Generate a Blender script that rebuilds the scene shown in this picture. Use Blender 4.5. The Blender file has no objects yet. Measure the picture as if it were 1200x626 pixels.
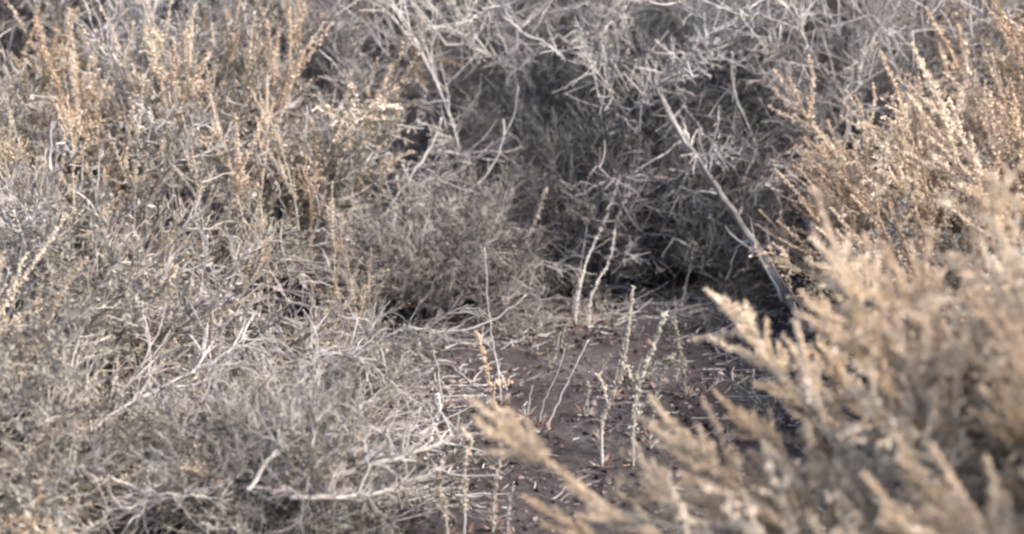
import bpy, math, random
import numpy as np
from mathutils import Vector, Matrix, noise

R = math.radians
scene = bpy.context.scene
COL = scene.collection

# ------------------------------------------------------------------ camera
CAM_H, PITCH, HFOV = 2.4, 16.5, 19.0
W, H = 1200.0, 626.0
cam_d = bpy.data.cameras.new('camera')
cam = bpy.data.objects.new('camera', cam_d)
COL.objects.link(cam)
cam.location = (0, 0, CAM_H)
cam.rotation_euler = (R(90 - PITCH), 0, 0)
cam_d.sensor_width = 36
cam_d.angle = R(HFOV)
cam_d.clip_end = 1000
cam_d.dof.use_dof = True
cam_d.dof.focus_distance = 7.1
cam_d.dof.aperture_fstop = 2.5
scene.camera = cam

# ------------------------------------------------------------------ world, sun, exposure
SUN_EL, SUN_AZ = 48.0, 122.0          # azimuth measured from +Y towards +X
world = bpy.data.worlds.new('World')
scene.world = world
world.use_nodes = True
wn = world.node_tree
bg = wn.nodes['Background']
sky = wn.nodes.new('ShaderNodeTexSky')
sky.sky_type = 'NISHITA'
sky.sun_disc = False
sky.sun_elevation = R(SUN_EL)
sky.sun_rotation = R(SUN_AZ)
sky.dust_density = 3.0
wn.links.new(sky.outputs[0], bg.inputs[0])
bg.inputs[1].default_value = 0.15
sun_d = bpy.data.lights.new('sun', 'SUN')
sun = bpy.data.objects.new('sun', sun_d)
COL.objects.link(sun)
sun_d.energy = 2.9
sun_d.angle = R(12)
sun_d.color = (1.0, 0.92, 0.81)
sd = Vector((math.sin(R(SUN_AZ)) * math.cos(R(SUN_EL)), math.cos(R(SUN_AZ)) * math.cos(R(SUN_EL)), math.sin(R(SUN_EL))))
sun.rotation_euler = (-sd).to_track_quat('-Z', 'Y').to_euler()
sun.location = (3, 3, 6)
vs = scene.view_settings
vs.view_transform = 'Standard'
vs.look = 'None'
vs.gamma = 1
vs.exposure = 1.65
vs.use_curve_mapping = False
scene.cycles.max_bounces = 4
scene.cycles.diffuse_bounces = 2
scene.cycles.transmission_bounces = 2
scene.cycles.pixel_filter_type = 'BLACKMAN_HARRIS'
scene.cycles.filter_width = 2.6
scene.cycles.use_light_tree = False
scene.cycles.use_adaptive_sampling = True
scene.cycles.adaptive_threshold = 0.03
scene.cycles.use_denoising = True

# ------------------------------------------------------------------ pixel helpers
TH = math.tan(R(HFOV / 2))


def ray(px, py):
    u = (px - W / 2) / (W / 2) * TH
    v = -(py - H / 2) / (W / 2) * TH
    c, s = math.cos(R(PITCH)), math.sin(R(PITCH))
    return Vector((u, c + v * s, -s + v * c))


def P(px, py, Y):
    d = ray(px, py)
    return Vector((0, 0, CAM_H)) + d * (Y / d.y)


def gz(x, y):
    n = noise.noise(Vector((x * .9, y * .9, 3.1))) * .03
    n += noise.noise(Vector((x * 3.7, y * 3.7, 7.7))) * .012
    n += noise.noise(Vector((x * 11, y * 11, 1.7))) * .007
    n += noise.noise(Vector((x * 26, y * 26, 4.7))) * .007
    return n


def G(px, py):
    d = ray(px, py)
    p = Vector((0, 0, CAM_H)) + d * (CAM_H / -d.z)
    p.z = gz(p.x, p.y)
    return p


# ------------------------------------------------------------------ materials
def mat_base(name):
    m = bpy.data.materials.new(name)
    m.use_nodes = True
    nt = m.node_tree
    return m, nt, nt.nodes['Principled BSDF'], nt.nodes['Material Output']


def plant_mat(name, cols, scale=25.0, rough=.85, trans=0.0, spread=.55):
    """colour ramp driven by fine noise plus a per-piece random offset"""
    m, nt, bs, out = mat_base(name)
    N, L = nt.nodes, nt.links
    geo = N.new('ShaderNodeNewGeometry')
    oi = N.new('ShaderNodeObjectInfo')
    nz = N.new('ShaderNodeTexNoise')
    nz.inputs['Scale'].default_value = scale
    nz.inputs['Detail'].default_value = 3
    nz.inputs['Roughness'].default_value = .7
    L.new(geo.outputs['Position'], nz.inputs['Vector'])
    a = N.new('ShaderNodeMath'); a.operation = 'MULTIPLY_ADD'
    L.new(oi.outputs['Random'], a.inputs[0]); a.inputs[1].default_value = spread; a.inputs[2].default_value = -spread / 2
    b = N.new('ShaderNodeMath'); b.operation = 'ADD'
    L.new(nz.outputs['Fac'], b.inputs[0]); L.new(a.outputs[0], b.inputs[1])
    isl = N.new('ShaderNodeMath'); isl.operation = 'MULTIPLY_ADD'
    L.new(geo.outputs['Random Per Island'], isl.inputs[0]); isl.inputs[1].default_value = .4; isl.inputs[2].default_value = -.2
    c = N.new('ShaderNodeMath'); c.operation = 'ADD'
    L.new(b.outputs[0], c.inputs[0]); L.new(isl.outputs[0], c.inputs[1])
    cr = N.new('ShaderNodeValToRGB')
    e = cr.color_ramp.elements
    n = len(cols)
    e[0].position = .15; e[0].color = (*cols[0], 1)
    e[1].position = .85; e[1].color = (*cols[-1], 1)
    for i in range(1, n - 1):
        k = cr.color_ramp.elements.new(.15 + .7 * i / (n - 1)); k.color = (*cols[i], 1)
    L.new(c.outputs[0], cr.inputs[0])
    L.new(cr.outputs[0], bs.inputs['Base Color'])
    bs.inputs['Roughness'].default_value = rough
    bs.inputs['Specular IOR Level'].default_value = .25
    if trans > 0:
        tr = N.new('ShaderNodeBsdfTranslucent')
        L.new(cr.outputs[0], tr.inputs[0])
        mx = N.new('ShaderNodeMixShader'); mx.inputs[0].default_value = trans
        L.new(bs.outputs[0], mx.inputs[1]); L.new(tr.outputs[0], mx.inputs[2])
        L.new(mx.outputs[0], out.inputs[0])
    return m


M = {}
M['bark'] = plant_mat('grey_bark', [(.13, .115, .108), (.275, .25, .242), (.43, .40, .385)])
M['leaf'] = plant_mat('grey_leaf', [(.15, .135, .115), (.29, .265, .24), (.42, .39, .36)], trans=.25)
M['olive'] = plant_mat('olive_leaf', [(.17, .165, .11), (.32, .30, .20), (.46, .43, .31)], trans=.25)
M['sage'] = plant_mat('sage_leaf', [(.22, .205, .165), (.36, .34, .28), (.50, .475, .40)], trans=.25)
M['seed'] = plant_mat('tan_seed', [(.37, .265, .18), (.61, .465, .34), (.78, .655, .525)], trans=.42)
M['straw'] = plant_mat('straw_leaf', [(.29, .235, .18), (.49, .415, .325), (.66, .585, .495)], trans=.42)
M['drab_pale'] = plant_mat('dusty_wood', [(.13, .12, .108), (.24, .222, .205), (.36, .335, .31)])
M['dull_seed'] = plant_mat('dull_straw_seed', [(.27, .215, .155), (.455, .37, .275), (.63, .54, .43)], trans=.35)
M['gold'] = plant_mat('golden_bract', [(.50, .375, .25), (.71, .565, .41), (.84, .73, .585)], trans=.48)
M['drab'] = plant_mat('drab_bark', [(.085, .076, .066), (.19, .172, .152), (.33, .30, .275)])
M['drab_leaf'] = plant_mat('drab_leaf', [(.10, .09, .07), (.205, .187, .155), (.33, .305, .26)], trans=.25)
M['pale'] = plant_mat('bleached_wood', [(.28, .26, .25), (.42, .395, .38), (.55, .525, .505)], scale=40, spread=.3)
M['weathered'] = plant_mat('weathered_wood', [(.20, .185, .175), (.36, .34, .32), (.50, .475, .45)], scale=40, spread=.2)
M['silver'] = plant_mat('silver_bark', [(.28, .258, .245), (.44, .41, .395), (.57, .54, .52)])
M['dark'] = plant_mat('dark_shade_bark', [(.042, .038, .038), (.09, .082, .082), (.17, .157, .157)])  # dark bark, with the shade of the hollow put into its colour


def soil_mat():
    m, nt, bs, out = mat_base('red_brown_soil')
    N, L = nt.nodes, nt.links
    geo = N.new('ShaderNodeNewGeometry')

    def nz(s, d=5, r=.6):
        t = N.new('ShaderNodeTexNoise'); t.inputs['Scale'].default_value = s
        t.inputs['Detail'].default_value = d; t.inputs['Roughness'].default_value = r
        L.new(geo.outputs['Position'], t.inputs['Vector']); return t
    a = nz(3.0); b = nz(45, 6, .75)
    mix = N.new('ShaderNodeMath'); mix.operation = 'MULTIPLY_ADD'
    L.new(b.outputs['Fac'], mix.inputs[0]); mix.inputs[1].default_value = .6
    h = N.new('ShaderNodeMath'); h.operation = 'MULTIPLY'; h.inputs[1].default_value = .4
    L.new(a.outputs['Fac'], h.inputs[0]); L.new(h.outputs[0], mix.inputs[2])
    cr = N.new('ShaderNodeValToRGB')
    e = cr.color_ramp.elements
    e[0].position = .3; e[0].color = (.019, .0165, .0165, 1)
    e[1].position = .7; e[1].color = (.14, .12, .117, 1)
    k = cr.color_ramp.elements.new(.5); k.color = (.047, .0395, .039, 1)
    L.new(mix.outputs[0], cr.inputs[0]); L.new(cr.outputs[0], bs.inputs['Base Color'])
    bs.inputs['Roughness'].default_value = .95
    bs.inputs['Specular IOR Level'].default_value = .15
    bp = N.new('ShaderNodeBump'); bp.inputs['Strength'].default_value = .9; bp.inputs['Distance'].default_value = .012
    L.new(b.outputs['Fac'], bp.inputs['Height']); L.new(bp.outputs[0], bs.inputs['Normal'])
    return m


M['soil'] = soil_mat()
M['rust'] = plant_mat('rusty_leaf', [(.12, .07, .055), (.20, .12, .09), (.30, .20, .16)])
M['stone'] = plant_mat('pebble_stone', [(.14, .10, .09), (.25, .20, .18), (.46, .41, .38)], scale=60)


# ------------------------------------------------------------------ mesh builder
class MB:
    def __init__(s):
        s.v, s.f, s.m = [], [], []

    def tube(s, pts, rad, mi=0, n=3, cap=True):
        k = len(pts)
        base = len(s.v)
        t = (pts[1] - pts[0]).normalized()
        up = Vector((0, 0, 1)) if abs(t.z) < .9 else Vector((1, 0, 0))
        a = t.cross(up).normalized()
        for i in range(k):
            t = (pts[min(i + 1, k - 1)] - pts[max(i - 1, 0)])
            if t.length < 1e-9:
                t = Vector((0, 0, 1))
            t.normalize()
            a = (a - t * a.dot(t))
            if a.length < 1e-6:
                a = t.orthogonal()
            a.normalize()
            b = t.cross(a)
            for j in range(n):
                w = 2 * math.pi * j / n
                s.v.append(pts[i] + (a * math.cos(w) + b * math.sin(w)) * rad[i])
        for i in range(k - 1):
            for j in range(n):
                q = base + i * n
                s.f.append((q + j, q + (j + 1) % n, q + n + (j + 1) % n, q + n + j)); s.m.append(mi)
        if cap:
            s.f.append(tuple(base + (k - 1) * n + j for j in range(n))); s.m.append(mi)
            s.f.append(tuple(base + n - 1 - j for j in range(n))); s.m.append(mi)

    def leaf(s, p, d, side, ln, wd, mi=0, bend=.0):
        b = len(s.v)
        nrm = d.cross(side)
        s.v += [p, p + d * ln * .5 + side * wd * .5 + nrm * bend * ln, p + d * ln, p + d * ln * .5 - side * wd * .5 + nrm * bend * ln]
        s.f += [(b, b + 1, b + 2), (b, b + 2, b + 3)]; s.m += [mi, mi]

    def lump(s, p, r, rng, mi=0):
        b = len(s.v)
        q = [Vector((1, 0, 0)), Vector((-.5, .87, 0)), Vector((-.5, -.87, 0)), Vector((0, 0, 1)), Vector((0, 0, -1))]
        rot = Matrix.Rotation(rng.uniform(0, 6.28), 3, Vector((rng.gauss(0, 1), rng.gauss(0, 1), rng.gauss(0, 1) + .01)).normalized())
        for u in q:
            s.v.append(p + rot @ (u * r * rng.uniform(.7, 1.3)))
        for f in ((0, 1, 3), (1, 2, 3), (2, 0, 3), (1, 0, 4), (2, 1, 4), (0, 2, 4)):
            s.f.append(tuple(b + i for i in f)); s.m.append(mi)

    def mesh(s, name, mats, smooth=False):
        me = bpy.data.meshes.new(name)
        me.from_pydata([tuple(v) for v in s.v], [], s.f)
        for m in mats:
            me.materials.append(M[m])
        me.polygons.foreach_set('material_index', s.m)
        if smooth:
            me.polygons.foreach_set('use_smooth', [True] * len(s.f))
        me.update()
        return me


def rv(rng):
    while True:
        v = Vector((rng.uniform(-1, 1), rng.uniform(-1, 1), rng.uniform(-1, 1)))
        if .05 < v.length < 1:
            return v.normalized()


def wander(rng, p, d, L, n, wob, lift=Vector((0, 0, 0))):
    pts = [p.copy()]
    d = d.normalized()
    for i in range(n):
        d = (d + rv(rng) * wob + lift).normalized()
        pts.append(pts[-1] + d * (L / n))
    return pts


def along(pts, t):
    f = t * (len(pts) - 1)
    i = min(int(f), len(pts) - 2)
    return pts[i].lerp(pts[i + 1], f - i), (pts[i + 1] - pts[i]).normalized()


def tap(r0, r1, n):
    return [r0 + (r1 - r0) * i / (n - 1) for i in range(n)]


def spray(seed, L=.36, n_side=13, sub=4, r0=.0032, leafd=0.0, leaf_ln=.014, leaf_wd=.005, side_ang=(.5, 1.1), wob=.16, seedd=0.0, sub_len=(.03, .085)):
    """a twig with side twigs; material slots: 0 bark, 1 leaf, 2 seed"""
    rng = random.Random(seed)
    mb = MB()
    ax = wander(rng, Vector((0, 0, 0)), Vector((0, 0, 1)), L, 8, wob)
    mb.tube(ax, tap(r0, r0 * .4, 9), 0, 4)
    twigs = [(ax, .35)]
    az = rng.uniform(0, 6)
    for i in range(n_side):
        t = .08 + .9 * (i + rng.random() * .8) / n_side
        p, d = along(ax, t)
        az += 2.4 + rng.uniform(-.5, .5)
        o = d.orthogonal().normalized()
        o = Matrix.Rotation(az, 3, d) @ o
        an = rng.uniform(*side_ang)
        dd = d * math.cos(an) + o * math.sin(an)
        l2 = L * rng.uniform(.25, .6) * (1.05 - .6 * t)
        tw = wander(rng, p, dd, l2, 5, wob * 1.3, d * .08)
        mb.tube(tw, tap(r0 * .62, r0 * .33, 6), 0, 3)
        twigs.append((tw, 0))
        for k in range(sub):
            t2 = rng.uniform(.15, 1)
            p2, d2 = along(tw, t2)
            dd2 = (d2 + rv(rng) * .95).normalized()
            tw2 = wander(rng, p2, dd2, rng.uniform(*sub_len), 3, wob * 1.5)
            mb.tube(tw2, tap(r0 * .45, r0 * .25, 4), 0, 3)
            twigs.append((tw2, 0))
    for tw, t0 in twigs:
        ln = sum((tw[i + 1] - tw[i]).length for i in range(len(tw) - 1))
        for _ in range(int(ln * leafd + rng.random())):
            p, d = along(tw, rng.uniform(t0, 1))
            dl = (d * .6 + rv(rng)).normalized()
            sdv = dl.cross(rv(rng)).normalized()
            mb.leaf(p, dl, sdv, leaf_ln * rng.uniform(.6, 1.4), leaf_wd * rng.uniform(.7, 1.4), 1, rng.uniform(-.15, .15))
        for _ in range(int(ln * seedd + rng.random())):
            p, d = along(tw, rng.uniform(max(t0, .25), 1))
            mb.lump(p + rv(rng) * .004, rng.uniform(.0025, .005), rng, 2)
    return mb


def spike(seed, L=.32, wid=.013, dens=520, taper=.5, side=5, r0=.0026):
    """plume of small bracts and seeds; slots: 0 stem, 1 seed, 2 straw"""
    rng = random.Random(seed)
    mb = MB()
    ax = wander(rng, Vector((0, 0, 0)), Vector((0, 0, 1)), L, 10, .09)
    mb.tube(ax, tap(r0, r0 * .4, 11), 0, 4)
    axes = [(ax, .22, L)]
    for i in range(side):
        t = rng.uniform(.15, .75)
        p, d = along(ax, t)
        dd = (d + rv(rng) * .75).normalized()
        l2 = L * rng.uniform(.15, .38)
        tw = wander(rng, p, dd, l2, 5, .12, d * .12)
        mb.tube(tw, tap(r0 * .6, r0 * .3, 6), 0, 3)
        axes.append((tw, .05, l2))
    for tw, t0, l in axes:
        n = int(dens * l)
        for k in range(n):
            t = t0 + (1 - t0) * rng.random() ** .9
            p, d = along(tw, t)
            clump = .55 + .45 * math.sin(t * l * 260 + seed)
            o = d.cross(rv(rng)).normalized()
            w = wid * (1.05 - taper * t) * (.4 + .6 * clump)
            if rng.random() < .45:
                mb.lump(p + o * w * rng.uniform(.1, .75), rng.uniform(.0022, .0046), rng, 1)
            else:
                dl = (o * .9 + d * .75 + rv(rng) * .3).normalized()
                mb.leaf(p + o * w * .1, dl, dl.cross(rv(rng)).normalized(), w * rng.uniform(.6, 1.15), .0048 * rng.uniform(.7, 1.3), 1 if rng.random() < .7 else 2, .1)
    return mb


# ------------------------------------------------------------------ library of shared pieces
LIB = {}
LIB['bare'] = [spray(10 + i, L=.44, n_side=11, sub=4, r0=.0044, wob=.2, sub_len=(.04, .11)).mesh('bare_twig', ['bark', 'leaf', 'seed']) for i in range(9)]
LIB['pale'] = [spray(40 + i, L=.50, n_side=6, sub=2, r0=.0048, wob=.17, side_ang=(.35, .9)).mesh('pale_twig', ['pale', 'leaf', 'seed']) for i in range(6)]
LIB['leafy'] = [spray(70 + i, L=.38, n_side=11, sub=4, r0=.004, leafd=105, leaf_ln=.018, leaf_wd=.0068, sub_len=(.04, .1)).mesh('leafy_twig', ['bark', 'leaf', 'seed']) for i in range(10)]
LIB['olive'] = [spray(100 + i, L=.34, n_side=10, sub=4, r0=.0036, leafd=120, leaf_ln=.018, leaf_wd=.007).mesh('olive_twig', ['bark', 'olive', 'seed']) for i in range(5)]
LIB['strawy'] = [spray(130 + i, L=.38, n_side=11, sub=4, r0=.0034, leafd=85, seedd=70, leaf_ln=.016, leaf_wd=.006).mesh('straw_twig', ['straw', 'straw', 'seed']) for i in range(8)]
LIB['spike'] = [spike(160 + i, wid=.016, dens=560).mesh('seed_spike', ['straw', 'seed', 'straw']) for i in range(10)]
LIB['plume'] = [spike(190 + i, L=.42, wid=.024, dens=1000, side=11, taper=.6).mesh('seed_plume', ['straw', 'gold', 'straw']) for i in range(8)]
LIB['dullwand'] = [spike(400 + i, L=.52, wid=.015, dens=470, side=8, taper=.5, r0=.003).mesh('dull_seed_wand', ['drab_pale', 'dull_seed', 'straw']) for i in range(9)]
LIB['haze'] = [spray(310 + i, L=.42, n_side=15, sub=5, r0=.0026, wob=.14, side_ang=(.3, .8), leafd=45, leaf_ln=.014, leaf_wd=.004).mesh('fine_twig', ['silver', 'leaf', 'seed']) for i in range(7)]
LIB['drab'] = [spray(340 + i, L=.42, n_side=12, sub=4, r0=.0038, wob=.22, sub_len=(.04, .11), leafd=30, leaf_ln=.016).mesh('drab_twig', ['drab', 'drab_leaf', 'seed']) for i in range(8)]
LIB['drably'] = [spray(370 + i, L=.36, n_side=12, sub=4, r0=.0034, leafd=115, leaf_ln=.016, leaf_wd=.006).mesh('drab_leafy_twig', ['drab', 'drab_leaf', 'seed']) for i in range(8)]
LIB['dark'] = [spray(220 + i, L=.46, n_side=11, sub=4, r0=.0042, wob=.2, sub_len=(.04, .11)).mesh('dark_shade_twig', ['dark', 'leaf', 'seed']) for i in range(6)]  # twigs coloured dark to carry the shade of the hollow
LIB['fan'] = [spray(250 + i, L=.62, n_side=12, sub=4, r0=.0031, wob=.11, side_ang=(.2, .6), sub_len=(.06, .15), leafd=12).mesh('fan_twig', ['silver', 'leaf', 'seed']) for i in range(8)]
LIB['wand'] = [spike(280 + i, L=.55, wid=.017, dens=620, side=9, taper=.55, r0=.003).mesh('seed_wand', ['straw', 'seed', 'straw']) for i in range(8)]
PART_NAME = {'dullwand': 'seed_wand', 'haze': 'fine_twig', 'drab': 'drab_twig', 'drably': 'drab_leafy_twig', 'fan': 'upright_twig', 'wand': 'seed_wand', 'bare': 'twig', 'pale': 'bleached_twig', 'leafy': 'leafy_twig', 'olive': 'green_twig', 'strawy': 'straw_twig',
             'spike': 'seed_spike', 'plume': 'seed_plume', 'dark': 'dark_shade_twig'}


def child(name, me, parent, loc=(0, 0, 0), rot=None, sc=1.0):
    o = bpy.data.objects.new(name, me)
    COL.objects.link(o)
    o.parent = parent
    o.location = loc
    if rot is not None:
        o.rotation_mode = 'QUATERNION'
        o.rotation_quaternion = rot
    o.scale = (sc, sc, sc)
    return o


def thing(name, label, cat, loc, group=None):
    o = bpy.data.objects.new(name, None)
    COL.objects.link(o)
    o.empty_display_size = .05
    o.location = loc
    o['label'] = label
    o['category'] = cat
    if group:
        o['group'] = group
    return o


def quat(d, rng):
    q = d.to_track_quat('Z', 'Y')
    from mathutils import Quaternion
    return q @ Quaternion((0, 0, 1), rng.uniform(0, 6.283))


def shrub(label, xy, r, h, seed, mix, limbs=24, per=8, lean=(0, 0), zmin=.12, group='dry shrubs of the thicket', sc=(.7, 1.15), spread=1.0, up=.35, ry=None, limb_mat='bark', skip=None, tmin=.3, bias=(0, 0, 0), rnd=.75, pw=.8):
    """root Empty > limb (each its own mesh) + twig pieces standing on the limbs"""
    rng = random.Random(seed)
    root = Vector((xy[0], xy[1], gz(*xy) - .01))
    t = thing('dry_shrub', label, 'shrub', root, group)
    ry = ry or r
    kinds = [k for k, w in mix for _ in range(int(w * 100))]
    # short woody crown at the base that joins the limbs
    mb = MB()
    for k in range(5):
        d = Vector((rng.uniform(-.5, .5), rng.uniform(-.5, .5), 1)).normalized()
        pts = wander(rng, Vector((rng.uniform(-.02, .02), rng.uniform(-.02, .02), -.02)), d, .13, 4, .15)
        mb.tube(pts, tap(.019, .009, 5), 0, 6)
    child('root_crown', mb.mesh('root_crown', ['dark'], True), t)
    for i in range(limbs):
        az = 2 * math.pi * (i * .618 + rng.uniform(-.05, .05))
        el = math.asin(min(1, max(.05, ((i + .5) / limbs) ** pw * spread)))
        tip = Vector((math.cos(az) * math.cos(el) * r + lean[0], math.sin(az) * math.cos(el) * ry + lean[1], math.sin(el) * h))
        tip *= rng.uniform(.72, .92)
        if tip.z < zmin:
            tip.z = zmin + rng.random() * .08
        st = Vector((rng.uniform(-.03, .03), rng.uniform(-.03, .03), .01))
        ctrl = Vector((tip.x * .35, tip.y * .35, tip.z * .75 + .03)) + rv(rng) * .07
        n = 9
        pts = []
        for k in range(n):
            s = k / (n - 1)
            p = st * (1 - s) ** 2 + ctrl * 2 * s * (1 - s) + tip * s * s
            if 0 < k < n - 1:
                p = p + rv(rng) * .016
            pts.append(p)
        mb = MB()
        ln = tip.length
        mb.tube(pts, tap(.0085 * min(1.2, .5 + ln * .6), .003, n), 0, 5)
        child('limb', mb.mesh('limb', [limb_mat], True), t)
        for j in range(per):
            s = tmin + (1 - tmin) * (j + rng.random()) / per
            p, d = along(pts, min(s, .995))
            wp = root + p
            if p.y > .3 * ry and rng.random() < .55:
                continue
            if skip and skip(wp, rng):
                continue
            out = Vector((p.x / r, p.y / ry, 0))
            dr = (d * .55 + out * .45 + Vector((0, 0, up)) + rv(rng) * rnd + Vector(bias)).normalized()
            if wp.z < .18 and dr.z < .1:
                dr.z = rng.uniform(.1, .5); dr.normalize()
            kd = rng.choice(kinds)
            if kd in ('spike', 'plume', 'wand', 'dullwand', 'fan'):
                dr = (dr + Vector((0, 0, .6)) + out * .25).normalized()
            c = child(PART_NAME[kd], rng.choice(LIB[kd]), t, p, quat(dr, rng), rng.uniform(*sc))
    return t


# ------------------------------------------------------------------ ground
def ground():
    def axis(lo, hi, step, far):
        a = list(np.arange(lo, hi + 1e-6, step))
        l, r_, s = [], [], step
        x = lo
        while x > -far:
            s *= 1.35; x -= s; l.append(x)
        x, s = hi, step
        while x < far:
            s *= 1.35; x += s; r_.append(x)
        return l[::-1] + a + r_
    xs = axis(-2.4, 2.4, .025, 300)
    ys = axis(5.0, 10.0, .025, 300)
    v = [(x, y, gz(x, y)) for y in ys for x in xs]
    nx = len(xs)
    f = [(j * nx + i, j * nx + i + 1, (j + 1) * nx + i + 1, (j + 1) * nx + i) for j in range(len(ys) - 1) for i in range(nx - 1)]
    me = bpy.data.meshes.new('ground'); me.from_pydata(v, [], f)
    me.materials.append(M['soil'])
    me.polygons.foreach_set('use_smooth', [True] * len(f))
    o = bpy.data.objects.new('ground', me); COL.objects.link(o)
    o['kind'] = 'structure'


ground()


def litter():
    rng = random.Random(5)
    tw, lf, pb = MB(), MB(), MB()
    for i in range(16000):
        x, y = rng.uniform(-.8, 1.4), rng.uniform(5.9, 8.3)
        p = Vector((x, y, gz(x, y) + .003))
        a = rng.uniform(0, 6.28)
        d = Vector((math.cos(a), math.sin(a), rng.uniform(-.05, .15)))
        if noise.noise(Vector((x * 4.5, y * 4.5, 9))) + .35 * noise.noise(Vector((x * 13, y * 13, 2))) < rng.uniform(-.25, .35):
            continue
        r = rng.random()
        if r < .30:
            L = rng.uniform(.012, .03) if rng.random() < .7 else rng.uniform(.03, .10)
            pts = wander(rng, p, d, L, 3, .25)
            for q in pts:
                q.z = max(q.z, gz(q.x, q.y) + .002)
            tw.tube(pts, tap(.0015, .0008, 4), 0 if rng.random() < .6 else 1, 3)
        elif r < .62:
            sdv = (d.cross(Vector((0, 0, 1))) + rv(rng) * .6).normalized()
            lf.leaf(p, d.normalized(), sdv, rng.uniform(.005, .02), rng.uniform(.003, .008), rng.choice((0, 1, 1, 2, 2)), .15)
        else:
            pb.lump(p, rng.choice((.002, .003, .004, .006, .008, .012)) * rng.uniform(.7, 1.3), rng, 0 if rng.random() < .18 else 1)
    # crumbs and half-buried clods all over, litter heaped along the edges of the shrubs
    for i in range(5200):
        x, y = rng.uniform(-.6, 1.1), rng.uniform(6.0, 7.95)
        if noise.noise(Vector((x * 6, y * 6, 14))) < rng.uniform(-.4, .4):
            continue
        pb.lump(Vector((x, y, gz(x, y))), rng.choice((.003, .004, .006, .008, .011, .015)) * rng.uniform(.7, 1.2), rng, 1)
    edges = ((-.2, 7.42, .22), (.12, 7.62, .2), (.45, 7.66, .25), (-.3, 6.75, .16), (-.26, 6.3, .16), (.75, 7.3, .22), (-.25, 7.05, .2), (.85, 6.9, .25))
    for i in range(3600):
        ex, ey, er = rng.choice(edges)
        x, y = ex + rng.gauss(0, er * .6), ey + rng.gauss(0, er * .4)
        p = Vector((x, y, gz(x, y) + .002 + rng.random() * .008))
        a = rng.uniform(0, 6.28)
        d = Vector((math.cos(a), math.sin(a), rng.uniform(-.05, .3)))
        if rng.random() < .55:
            pts = wander(rng, p, d, rng.choice((.02, .03, .05, .09, .15)) * rng.uniform(.7, 1.2), 4, .25)
            for q in pts:
                q.z = max(q.z, gz(q.x, q.y) + .002)
            tw.tube(pts, tap(.0016, .0008, 5), rng.choice((0, 1)), 3)
        else:
            lf.leaf(p, d.normalized(), (d.cross(Vector((0, 0, 1))) + rv(rng) * .6).normalized(), rng.uniform(.006, .02), rng.uniform(.003, .008), rng.choice((0, 1, 2)), .15)
    for nm, lab, cat, mb, ms in (('twig_litter', 'broken grey twigs littering the bare soil', 'litter', tw, ['dark', 'bark']),
                                 ('leaf_litter', 'dry fallen leaf bits scattered on the bare soil', 'litter', lf, ['dark', 'leaf', 'rust']),
                                 ('gravel', 'small pebbles and crumbs lying on the bare soil', 'gravel', pb, ['stone', 'soil'])):
        o = bpy.data.objects.new(nm, mb.mesh(nm, ms)); COL.objects.link(o)
        o['kind'] = 'stuff'; o['label'] = lab; o['category'] = cat


litter()


def sprigs():
    rng = random.Random(31)
    mb = MB()
    for i in range(260):
        x, y = rng.uniform(-.3, .95), rng.uniform(6.2, 7.85)
        if noise.noise(Vector((x * 3.2, y * 3.2, 21))) + (y - 7.0) * .35 + (x - .3) * .3 < rng.uniform(-.1, .45):
            continue
        p = Vector((x, y, gz(x, y) - .003))
        for k in range(rng.randint(2, 5)):
            d = (Vector((0, 0, 1)) + rv(rng) * .8).normalized()
            if d.z < .2:
                d.z = .4
            tw = wander(rng, p, d, rng.uniform(.02, .085), 4, .2)
            mb.tube(tw, tap(.0016, .0007, 5), rng.choice((0, 1)), 3)
            for q in range(rng.randint(4, 12)):
                a, dd = along(tw, rng.uniform(.2, 1))
                dl = (dd * .5 + rv(rng)).normalized()
                mb.leaf(a, dl, dl.cross(rv(rng)).normalized(), rng.uniform(.006, .013), .0042, rng.choice((0, 1, 2)), .1)
    o = bpy.data.objects.new('ground_cover', mb.mesh('ground_cover', ['drab', 'leaf', 'straw'])); COL.objects.link(o)
    o['kind'] = 'stuff'; o['label'] = 'tiny dry grey sprigs sprouting from the bare soil'; o['category'] = 'sprigs'


sprigs()

# ------------------------------------------------------------------ shrubs

def hollow(p, rng):
    # the open cavity under the overhanging front of the back shrub
    return p.y < 8.75 and p.z < .42 - .3 * abs(p.x - .2) and -.4 < p.x < 1.0 and rng.random() < .9



POCKETS = [P(462, 482, 6.42), P(235, 475, 6.45), P(120, 585, 5.95), P(165, 400, 6.7), P(330, 400, 6.75)]


def pockets(p, rng):
    # open gaps in the low left shrubs where the shaded inside shows
    return any(((p.x - c.x) / .13) ** 2 + ((p.y - c.y) / .32) ** 2 + ((p.z - c.z) / .16) ** 2 < 1 for c in POCKETS)


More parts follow.
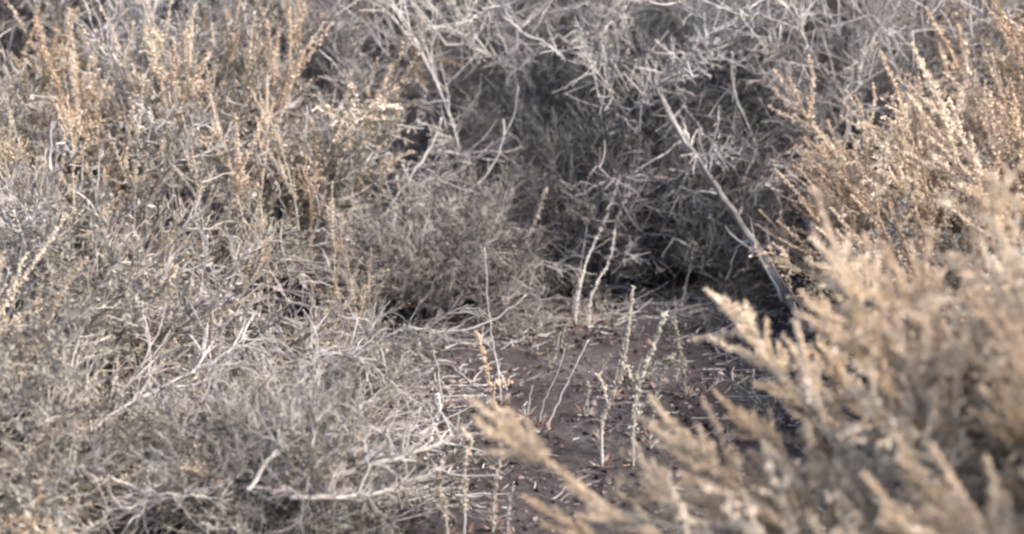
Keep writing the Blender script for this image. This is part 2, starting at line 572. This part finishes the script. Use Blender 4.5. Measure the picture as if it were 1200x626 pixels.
BACK = [('bare', .2), ('haze', .5), ('fan', .3)]
shrub('large grey shrub with a dark hollow, right behind the bare soil', (.2, 8.7), .9, 1.1, 1,
      [('bare', .14), ('haze', .48), ('fan', .32), ('dark', .03), ('pale', .05)], limbs=46, per=9, zmin=.05, lean=(0, -.24), skip=hollow, up=.6, rnd=.6)
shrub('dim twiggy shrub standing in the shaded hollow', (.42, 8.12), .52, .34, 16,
      [('dark', .93), ('bare', .07)], limbs=26, per=7, zmin=.04, sc=(.5, .9), up=.9, rnd=.5)  # shade of the hollow is painted in through the dark twig colour
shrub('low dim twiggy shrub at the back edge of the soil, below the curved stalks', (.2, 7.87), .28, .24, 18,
      [('dark', .85), ('bare', .15)], limbs=18, per=6, zmin=.04, sc=(.35, .7), up=1.0, rnd=.5)  # dark twigs continue the painted shade down to the soil
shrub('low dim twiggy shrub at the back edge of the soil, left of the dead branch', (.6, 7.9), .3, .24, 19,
      [('dark', .9), ('bare', .1)], limbs=18, per=6, zmin=.04, sc=(.35, .7), up=1.0, rnd=.5)  # same painted shade, in the colour of the twigs
shrub('bright ash grey shrub behind the leaning dead branch', (.98, 8.55), .75, 1.2, 2,
      [('bare', .1), ('haze', .5), ('fan', .32), ('pale', .05), ('strawy', .06)], limbs=44, per=9, up=.8, rnd=.55, lean=(0, -.15), skip=lambda p, r: p.z < .26 and p.x < 1.0)
shrub('grey twiggy shrub with tan tips at the back, left of centre', (-.55, 8.7), .8, 1.1, 3,
      [('bare', .2), ('haze', .24), ('fan', .28), ('strawy', .06), ('dullwand', .13)], limbs=30, per=8, up=.8, rnd=.55, skip=hollow)
shrub('brownish grey shrub in the top left corner', (-1.45, 8.7), .85, 1.1, 4,
      [('bare', .26), ('leafy', .16), ('fan', .25), ('dark', .24), ('dullwand', .1)], limbs=30, per=8, up=.8, rnd=.55)
for k, (x, y, lab) in enumerate(((-1.0, 9.9, 'grey shrub glimpsed through the twigs at the top left'),
                                 (.1, 9.8, 'grey shrub glimpsed through the twigs at the top centre'),
                                 (1.25, 10.0, 'grey shrub glimpsed behind the bright ash grey one'))):
    shrub(lab, (x, y), .8, 1.1, 50 + k, BACK, limbs=14, per=6, tmin=.5)
SL = shrub('shrub with clustered golden seed spikes on the left', (-.82, 7.75), .5, .55, 5,
      [('strawy', .12), ('dullwand', .26), ('wand', .12), ('drably', .26), ('leafy', .1), ('bare', .14)], limbs=26, per=7, up=1.0, rnd=.5)
SE = shrub('pale grey shrub with faint green tips at the left edge', (-1.42, 7.5), .55, .52, 6,
      [('leafy', .16), ('drably', .3), ('strawy', .12), ('bare', .14), ('olive', .06), ('dullwand', .2), ('wand', .08)], limbs=24, per=7, up=1.0, rnd=.5)
shrub('low dense ash grey shrub in the lower left', (-1.0, 6.85), .6, .34, 7,
      [('leafy', .12), ('drably', .28), ('drab', .26), ('bare', .14), ('dark', .12), ('dullwand', .12), ('strawy', .06), ('wand', .04)], limbs=26, per=7, rnd=.9, skip=pockets)
shrub('low grey shrub filling the bottom left corner', (-1.2, 6.15), .55, .32, 8,
      [('leafy', .10), ('drably', .28), ('drab', .30), ('bare', .12), ('dark', .14), ('strawy', .08), ('dullwand', .06)], limbs=22, per=7, rnd=.9, skip=pockets)
shrub('sprawling grey shrub with bare curved branches beside the soil', (-.53, 6.66), .28, .2, 9,
      [('bare', .35), ('pale', .1), ('drab', .3), ('drably', .25), ('spike', .06)], limbs=24, per=7, sc=(.4, .7), rnd=.9, skip=pockets)
shrub('low grey shrub at the bottom edge beside the soil', (-.53, 6.1), .30, .2, 15,
      [('bare', .3), ('drab', .3), ('drably', .35), ('spike', .06)], limbs=24, per=7, sc=(.4, .75), rnd=.9, skip=pockets)
shrub('small round grey twig clump at the edge of the soil', (-.2, 7.66), .27, .34, 10,
      [('bare', .5), ('drab', .25), ('dark', .22), ('pale', .04)], limbs=24, per=7, zmin=.05, sc=(.35, .62), rnd=.9)
UPL = (-.45, 0, .45)
shrub('golden tan shrub in front of the leaning dead branch', (1.2, 7.42), .5, .50, 11,
      [('strawy', .35), ('wand', .28), ('spike', .3), ('leafy', .06)], limbs=36, per=9, bias=UPL, rnd=.5, sc=(.5, .9))
shrub('tall tan shrub in the top right corner', (1.92, 8.15), .66, 1.2, 12,
      [('strawy', .5), ('wand', .35), ('leafy', .1)], limbs=30, per=8, bias=UPL, rnd=.5)
shrub('dense pale tan shrub between the corner shrub and the golden one', (1.68, 7.55), .5, .72, 20,
      [('strawy', .5), ('wand', .4), ('leafy', .08)], limbs=28, per=8, bias=UPL, rnd=.5)
shrub('straw coloured shrub at the right edge', (1.4, 6.5), .55, .62, 13,
      [('strawy', .42), ('wand', .3), ('spike', .2), ('leafy', .08)], limbs=28, per=8, bias=UPL, rnd=.5)
shrub('tall blurred straw shrub at the right edge of the foreground', (1.45, 5.3), .55, 1.0, 17,
      [('plume', .42), ('strawy', .33), ('wand', .25)], limbs=34, per=7, up=.5, bias=(-.7, 0, .6), tmin=.5, rnd=.35)
FG = shrub('blurred tan shrub with feathery plumes nearest in the lower right', (1.0, 4.75), .62, .90, 14,
      [('plume', .48), ('strawy', .32), ('wand', .2)], limbs=38, per=7, up=.4, bias=(-.65, 0, .5), tmin=.5, rnd=.35)
# tall seed wands that rise in front of the left shrubs, each on a limb of its own
def wand_on(root, lst, seed):
    for k, (tx, ty, bx, by, Yt, Yb) in enumerate(lst):
        a, b = P(bx, by, Yb), P(tx, ty, Yt)
        loc = a - root.location
        child('seed_wand', (LIB['dullwand'] + LIB['wand'])[(k * 5 + seed) % 17], root, loc, (b - a).to_track_quat('Z', 'Y'), (b - a).length / .52)
        mb = MB()
        mid = Vector((loc.x * .45, loc.y * .45, loc.z * .7))
        mb.tube([Vector((0, 0, .02)), mid * .55, mid, loc], [.007, .006, .0045, .003], 0, 5)
        child('limb', mb.mesh('limb', ['bark'], True), root)


wand_on(SL, [(372, 215, 398, 350, 7.2, 7.2), (340, 100, 350, 270, 7.4, 7.3), (262, 118, 290, 280, 7.35, 7.3), (318, 95, 305, 240, 7.4, 7.35),
             (225, 130, 240, 290, 7.3, 7.25), (425, 290, 432, 400, 7.3, 7.25), (350, 190, 368, 320, 7.25, 7.2), (395, 260, 415, 370, 7.25, 7.2), (410, 300, 428, 415, 7.1, 7.05), (380, 270, 392, 400, 7.0, 6.98), (300, 250, 318, 380, 7.05, 7.0)], 0)
wand_on(SE, [(22, 125, 45, 300, 7.1, 7.05), (150, 85, 156, 290, 7.2, 7.1), (70, 120, 90, 260, 7.1, 7.05), (185, 240, 200, 380, 7.0, 6.95)], 3)
# plumes of that nearest shrub that reach out over the bare soil
rngp = random.Random(77)
from mathutils import Quaternion
for k, (tx, ty, bx, by, Yt, Yb) in enumerate(((566, 478, 725, 600, 5.0, 4.85), (622, 590, 730, 660, 4.9, 4.8), (762, 472, 850, 590, 5.1, 4.9),
                                              (828, 316, 925, 450, 5.5, 5.2), (846, 448, 930, 560, 5.2, 5.0), (915, 400, 985, 540, 5.2, 5.0),
                                              (960, 300, 1030, 430, 5.5, 5.2), (690, 560, 800, 650, 4.9, 4.8), (800, 560, 900, 650, 4.9, 4.8), (800, 500, 890, 600, 5.0, 4.85), (880, 370, 960, 500, 5.3, 5.1), (725, 540, 830, 630, 4.95, 4.85), (870, 480, 960, 590, 5.0, 4.9), (1000, 250, 1060, 400, 5.6, 5.3), (1080, 300, 1140, 440, 5.4, 5.2), (930, 360, 1010, 480, 5.3, 5.1), (1150, 210, 1190, 360, 5.5, 5.3))):
    a, b = P(bx, by, Yb), P(tx, ty, Yt)
    loc = a - FG.location
    L = (b - a).length
    child('seed_plume', LIB['plume'][k % 8], FG, loc, (b - a).to_track_quat('Z', 'Y') @ Quaternion((0, 0, 1), k * 1.3), L / .42)
    mb = MB()
    mid = Vector((loc.x * .45, loc.y * .45, loc.z * .8))
    mb.tube([Vector((0, 0, .02)), mid * .55, mid, loc], [.007, .006, .0045, .003], 0, 5)
    child('limb', mb.mesh('limb', ['straw'], True), FG)

# ------------------------------------------------------------------ leaning dead branch
def poly_tube(name, pts, r0, r1, mat, parent, n=7, wob=.004, seed=0, sub=5):
    rng = random.Random(seed)
    out = []
    for i in range(len(pts) - 1):
        p0 = pts[max(i - 1, 0)]; p1 = pts[i]; p2 = pts[i + 1]; p3 = pts[min(i + 2, len(pts) - 1)]
        for k in range(sub):
            t = k / sub
            q = .5 * ((2 * p1) + (p2 - p0) * t + (2 * p0 - 5 * p1 + 4 * p2 - p3) * t * t + (3 * p1 - p0 - 3 * p2 + p3) * t ** 3)
            out.append(q + rv(rng) * wob * (1 if (i or k) else 0))
    out.append(pts[-1])
    mb = MB()
    rad = [a * rng.uniform(.9, 1.12) for a in tap(r0, r1, len(out))]
    mb.tube(out, rad, 0, n)
    return child(name, mb.mesh(name, [mat], True), parent), out


b0 = G(948, 400)
t = thing('dead_branch', 'long pale dead branch leaning diagonally against the grey shrubs', 'branch', b0)
top = P(752, 80, 7.8)
poly_tube('stem', [Vector((0, 0, -.01)), (top - b0) * .3 + Vector((.008, 0, 0)), (top - b0) * .62 + Vector((-.01, 0, .01)), top - b0], .0105, .0045, 'drab_pale', t, seed=3, wob=.006, sub=8)
for k, (o0, o1, s0, s1) in enumerate((((.02, .01, 0), (-.012, 0, .015), .0, .82), ((-.018, -.01, .01), (.02, 0, -.02), .12, .95))):
    a, b = (top - b0) * s0 + Vector(o0), (top - b0) * s1 + Vector(o1)
    poly_tube('splinter', [a, a.lerp(b, .4) + Vector((.008, .004, 0)), a.lerp(b, .7) - Vector((.006, 0, .004)), b], .004, .0015, 'weathered', t, seed=40 + k, wob=.006)
rs = random.Random(8)
for k in range(13):
    p = (top - b0) * rs.uniform(.12, .97)
    mb = MB()
    tw = wander(rs, p, ((top - b0).normalized() * .5 + rv(rs)).normalized(), rs.choice((.02, .035, .06, .11)), 4, .2)
    mb.tube(tw, tap(.0034, .0014, 5), 0, 5)
    child('stub', mb.mesh('stub', ['weathered'], True), t)
for k, (s, px, py, Y) in enumerate(((.72, 800, 175, 7.7), (.35, 850, 330, 7.6))):
    st = (top - b0) * s
    e = P(px, py, Y) - b0
    poly_tube('side_branch', [st, st.lerp(e, .5) + Vector((0, 0, .04)), e], (.004), .002, 'weathered', t, seed=20 + k)


# ------------------------------------------------------------------ separate dry stalks standing in and around the bare soil
def stalk(label, pts_px, base, Y=None, r=.0028, kind='seed', mat='bark', head=(.35, 1.0), dens=420, wid=.006, seed=0, forks=()):
    """pts_px: pixels from the foot to the tip; the foot stands on the ground"""
    g = G(*base)
    rng = random.Random(seed)
    t = thing('dry_stalk', label, 'stalk', g, 'dry stalks around the bare soil')
    Yt = Y if Y else g.y
    n = len(pts_px)
    pts = [Vector((0, 0, -.008))] + [P(px, py, g.y + (Yt - g.y) * (i + 1) / n) - g for i, (px, py) in enumerate(pts_px)]
    st, out = poly_tube('stem', pts, r, r * .45, mat, t, n=5, wob=.0022, seed=seed)
    mb = MB()
    for k in range(26):
        a = rng.uniform(0, 6.28)
        dl = Vector((math.cos(a), math.sin(a), rng.uniform(.1, 1.2))).normalized()
        mb.leaf(Vector((0, 0, .002)) + dl * rng.uniform(0, .01), dl, dl.cross(rv(rng)).normalized(), rng.uniform(.012, .035), .005, rng.choice((0, 1)), .1)
    child('basal_leaves', mb.mesh('basal_leaves', ['leaf', 'rust']), t)
    lines = [out]
    for k, (s, px, py) in enumerate(forks):
        p, d = along(out, s)
        e = P(px, py, g.y + p.y) - g
        o2, l2 = poly_tube('side_stem', [p, p.lerp(e, .45) + d * .01, e], r * .7, r * .4, mat, t, n=4, wob=.002, seed=seed + k)
        lines.append(l2)
    if kind != 'none':
        for q, ln_ in enumerate(lines):
            mb = MB()
            ln = sum((ln_[i + 1] - ln_[i]).length for i in range(len(ln_) - 1))
            h0 = head[0] if q == 0 else .2
            for k in range(int(1.7 * dens * ln * (1 - h0))):
                tt = h0 + (head[1] - h0) * rng.random()
                p, d = along(ln_, tt)
                o = d.cross(rv(rng)).normalized()
                w = 1.25 * wid * (.3 + .7 * abs(noise.noise(Vector((tt * ln * 60, seed, 0)))) * 2)
                if rng.random() < .6:
                    mb.lump(p + o * w * rng.uniform(.3, 1), rng.uniform(.0024, .0046), rng, 0)
                else:
                    dl = (o + d * .5).normalized()
                    mb.leaf(p, dl, d.cross(o).normalized(), w * rng.uniform(1.1, 2), .005, 0, .1)
            if mb.f:
                child('seed_head', mb.mesh('seed_head', [kind]), t)
    return t


stalk('golden seed spike standing alone in front of the round twig clump', [(580, 470), (572, 440), (565, 410), (557, 388)], (592, 512), dens=900, wid=.008, mat='straw', kind='seed', head=(.3, 1), seed=1, forks=[(.35, 600, 448)])
stalk('forked knobbly grey stalk rising from the middle of the soil', [(706, 500), (716, 465), (730, 430), (742, 335)], (706, 548), kind='straw', mat='weathered', r=.0045, head=(.2, 1), dens=500, wid=.009, seed=2, forks=[(.42, 701, 440)])
stalk('bushy olive stalk just right of the forked grey one', [(742, 500), (748, 450), (768, 400), (778, 368)], (742, 545), kind='sage', r=.004, head=(.15, 1), dens=800, wid=.011, mat='weathered', seed=3, forks=[(.4, 735, 430), (.5, 785, 420), (.3, 765, 470)])
stalk('tall pale curved stalk against the dark hollow', [(676, 350), (690, 300), (712, 250), (727, 205)], (674, 388), kind='silver', mat='weathered', r=.0034, dens=350, head=(.1, 1), seed=4, Y=7.7)
stalk('second pale curved stalk, right of the tall one by the hollow', [(694, 345), (714, 305), (722, 260), (738, 225)], (690, 386), kind='silver', mat='weathered', r=.003, dens=350, head=(.1, 1), seed=5, Y=7.7)
stalk('short seed stalk leaning right at the hollow, topped with beige', [(606, 310), (618, 280), (632, 245), (641, 220)], (592, 372), kind='straw', mat='bark', r=.003, head=(.45, 1), dens=700, wid=.008, seed=6)
stalk('beige seed stalk in the hollow left of the curved pale stalks', [(684, 285), (690, 255), (695, 240)], (670, 375), kind='straw', head=(.5, 1), dens=600, wid=.008, seed=7, Y=7.7)
stalk('thin straight stalk on the soil slanting furthest right', [(655, 470), (672, 435), (690, 398)], (637, 506), kind='none', mat='pale', r=.0024, seed=8)
stalk('thin straight stalk in the middle of the slanting fan', [(638, 470), (652, 440), (662, 408)], (630, 500), kind='none', mat='pale', r=.0022, seed=9)
stalk('short thin stalk at the left of the slanting fan', [(620, 470), (624, 452)], (617, 492), kind='none', mat='pale', r=.0022, seed=10)
stalk('thin upright stalk passing in front of the round twig clump', [(584, 440), (576, 390), (570, 330), (568, 290)], (588, 476), kind='none', r=.0028, seed=11)
stalk('pale crooked stalk below the left of the round clump', [(514, 440), (508, 412), (500, 380)], (520, 478), kind='leaf', mat='drab_pale', r=.0036, dens=260, seed=12)
stalk('curled stalk with beaded seeds at the bottom of the soil', [(544, 590), (546, 545), (550, 515), (538, 503)], (545, 634), kind='straw', mat='bark', r=.0035, dens=650, wid=.009, head=(.2, 1), seed=13)
stalk('leafy grey stalk at the bottom, right of the curled one', [(578, 590), (584, 545), (588, 505), (586, 480)], (577, 628), kind='straw', mat='weathered', r=.0036, dens=600, wid=.009, head=(.1, 1), seed=14)
stalk('small knobbly stalk at the very bottom edge of the soil', [(596, 600), (600, 570)], (594, 640), kind='leaf', r=.003, dens=500, wid=.006, head=(.1, 1), seed=15)
stalk('pale stalk leaning left near the dark gap by the dead branch', [(800, 350), (806, 325), (812, 290)], (795, 372), kind='leaf', dens=200, r=.003, seed=16)

# ------------------------------------------------------------------ loose bleached branches
def loose(label, pts, r0, r1, seed, twigs=4, mat='weathered', tw_len=.1):
    """pts: (px, py, Y)"""
    w = [P(*p) for p in pts]
    t = thing('bare_branch', label, 'branch', w[0], 'bleached branches caught in the shrubs')
    st, out = poly_tube('stem', [p - w[0] for p in w], r0, r1, mat, t, n=6, wob=.004, seed=seed)
    rng = random.Random(seed)
    for k in range(twigs):
        p, d = along(out, rng.uniform(.2, .95))
        dd = (d + rv(rng) * .9 + Vector((0, 0, .3))).normalized()
        mb = MB()
        tw = wander(rng, p, dd, tw_len * rng.choice((.4, .6, .9, 1.2, 2.2)) * rng.uniform(.6, 1.2), 5, .28)
        mb.tube(tw, tap(r1 * .8, r1 * .4, 6), 0, 4)
        child('side_twig', mb.mesh('side_twig', [mat], True), t)
    return t


loose('thick dusty branch arching from the lower left shrubs to the soil', [(385, 562, 5.88), (435, 545, 5.9), (490, 530, 5.97), (545, 506, 6.12)], .0075, .0035, 1, 70, mat='drab_pale', tw_len=.05)
loose('fuzzy branch sweeping sideways just below the thick dusty one', [(340, 584, 5.76), (410, 582, 5.8), (465, 572, 5.85), (520, 548, 5.97)], .006, .0025, 21, 70, mat='drab_pale', tw_len=.05)
loose('crooked horizontal branch along the bottom left', [(130, 560, 5.85), (180, 580, 5.82), (220, 578, 5.82), (262, 592, 5.82)], .0045, .002, 2, 60, mat='drab_pale', tw_len=.05)
loose('dusty branch rising steeply in the lower left', [(290, 575, 5.8), (318, 535, 5.87), (345, 490, 5.98), (352, 455, 6.15)], .005, .0025, 3, 70, mat='drab_pale', tw_len=.05)
loose('drooping branch above the dark gap in the lower left', [(350, 435, 6.3), (390, 415, 6.3), (440, 430, 6.3), (478, 475, 6.35)], .0045, .002, 22, 60, mat='drab_pale', tw_len=.05)
loose('pale arching twig under the round twig clump', [(478, 382, 7.22), (520, 388, 7.22), (575, 376, 7.24), (617, 345, 7.28)], .0034, .0016, 4, 3, mat='drab_pale')
loose('long thin pale twig slanting up at the centre left', [(420, 300, 7.6), (470, 225, 7.7), (500, 180, 7.75), (517, 138, 7.8)], .004, .002, 5, 3)
loose('pale twig curving above the dark hollow', [(520, 240, 7.8), (560, 215, 7.8), (585, 180, 7.8), (590, 140, 7.8)], .004, .002, 6, 3)
loose('pale twig slanting across the top left', [(40, 85, 7.9), (80, 70, 7.9), (120, 45, 7.9), (150, 10, 7.95)], .003, .0018, 7, 2)
loose('pale forked branch right of the leaning dead branch', [(870, 215, 7.8), (885, 170, 7.85), (862, 110, 7.9), (858, 60, 7.9)], .004, .002, 8, 4)
loose('white looping twig near the top centre', [(590, 20, 8.0), (612, 38, 7.95), (640, 50, 7.95), (662, 72, 7.9)], .004, .002, 9, 4)
loose('bare pale twig crossing left of the leaning branch', [(670, 232, 7.75), (712, 212, 7.75), (745, 200, 7.75), (800, 165, 7.8)], .004, .002, 10, 2)

# more thin stalks grouped around the forked one
for k, (lab, pts, base, kd) in enumerate((
        ('grey green stalk between the soil and the plumes, leaning left', [(800, 440), (795, 400), (788, 372)], (803, 470), 'sage'),
        ('short grey seedling at the back edge of the soil', [(832, 370), (836, 350)], (830, 392), 'leaf'),
        ('knobbly grey stalk just behind the forked one', [(724, 430), (733, 395), (738, 372)], (718, 470), 'leaf'),
        ('thin grey green stalk right of the bushy olive one', [(766, 480), (775, 440), (790, 415)], (760, 520), 'sage'),
        ('small leafy seedling left of the forked stalk', [(688, 470), (690, 450)], (686, 492), 'leaf'),
        ('beige stalk left of the curled one at the bottom', [(522, 600), (515, 565), (518, 540)], (526, 632), 'straw'),
        ('grey stalk at the edge of the soil below the dark gap', [(505, 510), (515, 480), (512, 462)], (500, 545), 'silver'))):
    stalk(lab, pts, base, kind=kd, mat='bark', r=.003, dens=700, wid=.009, head=(.1, 1), seed=60 + k)
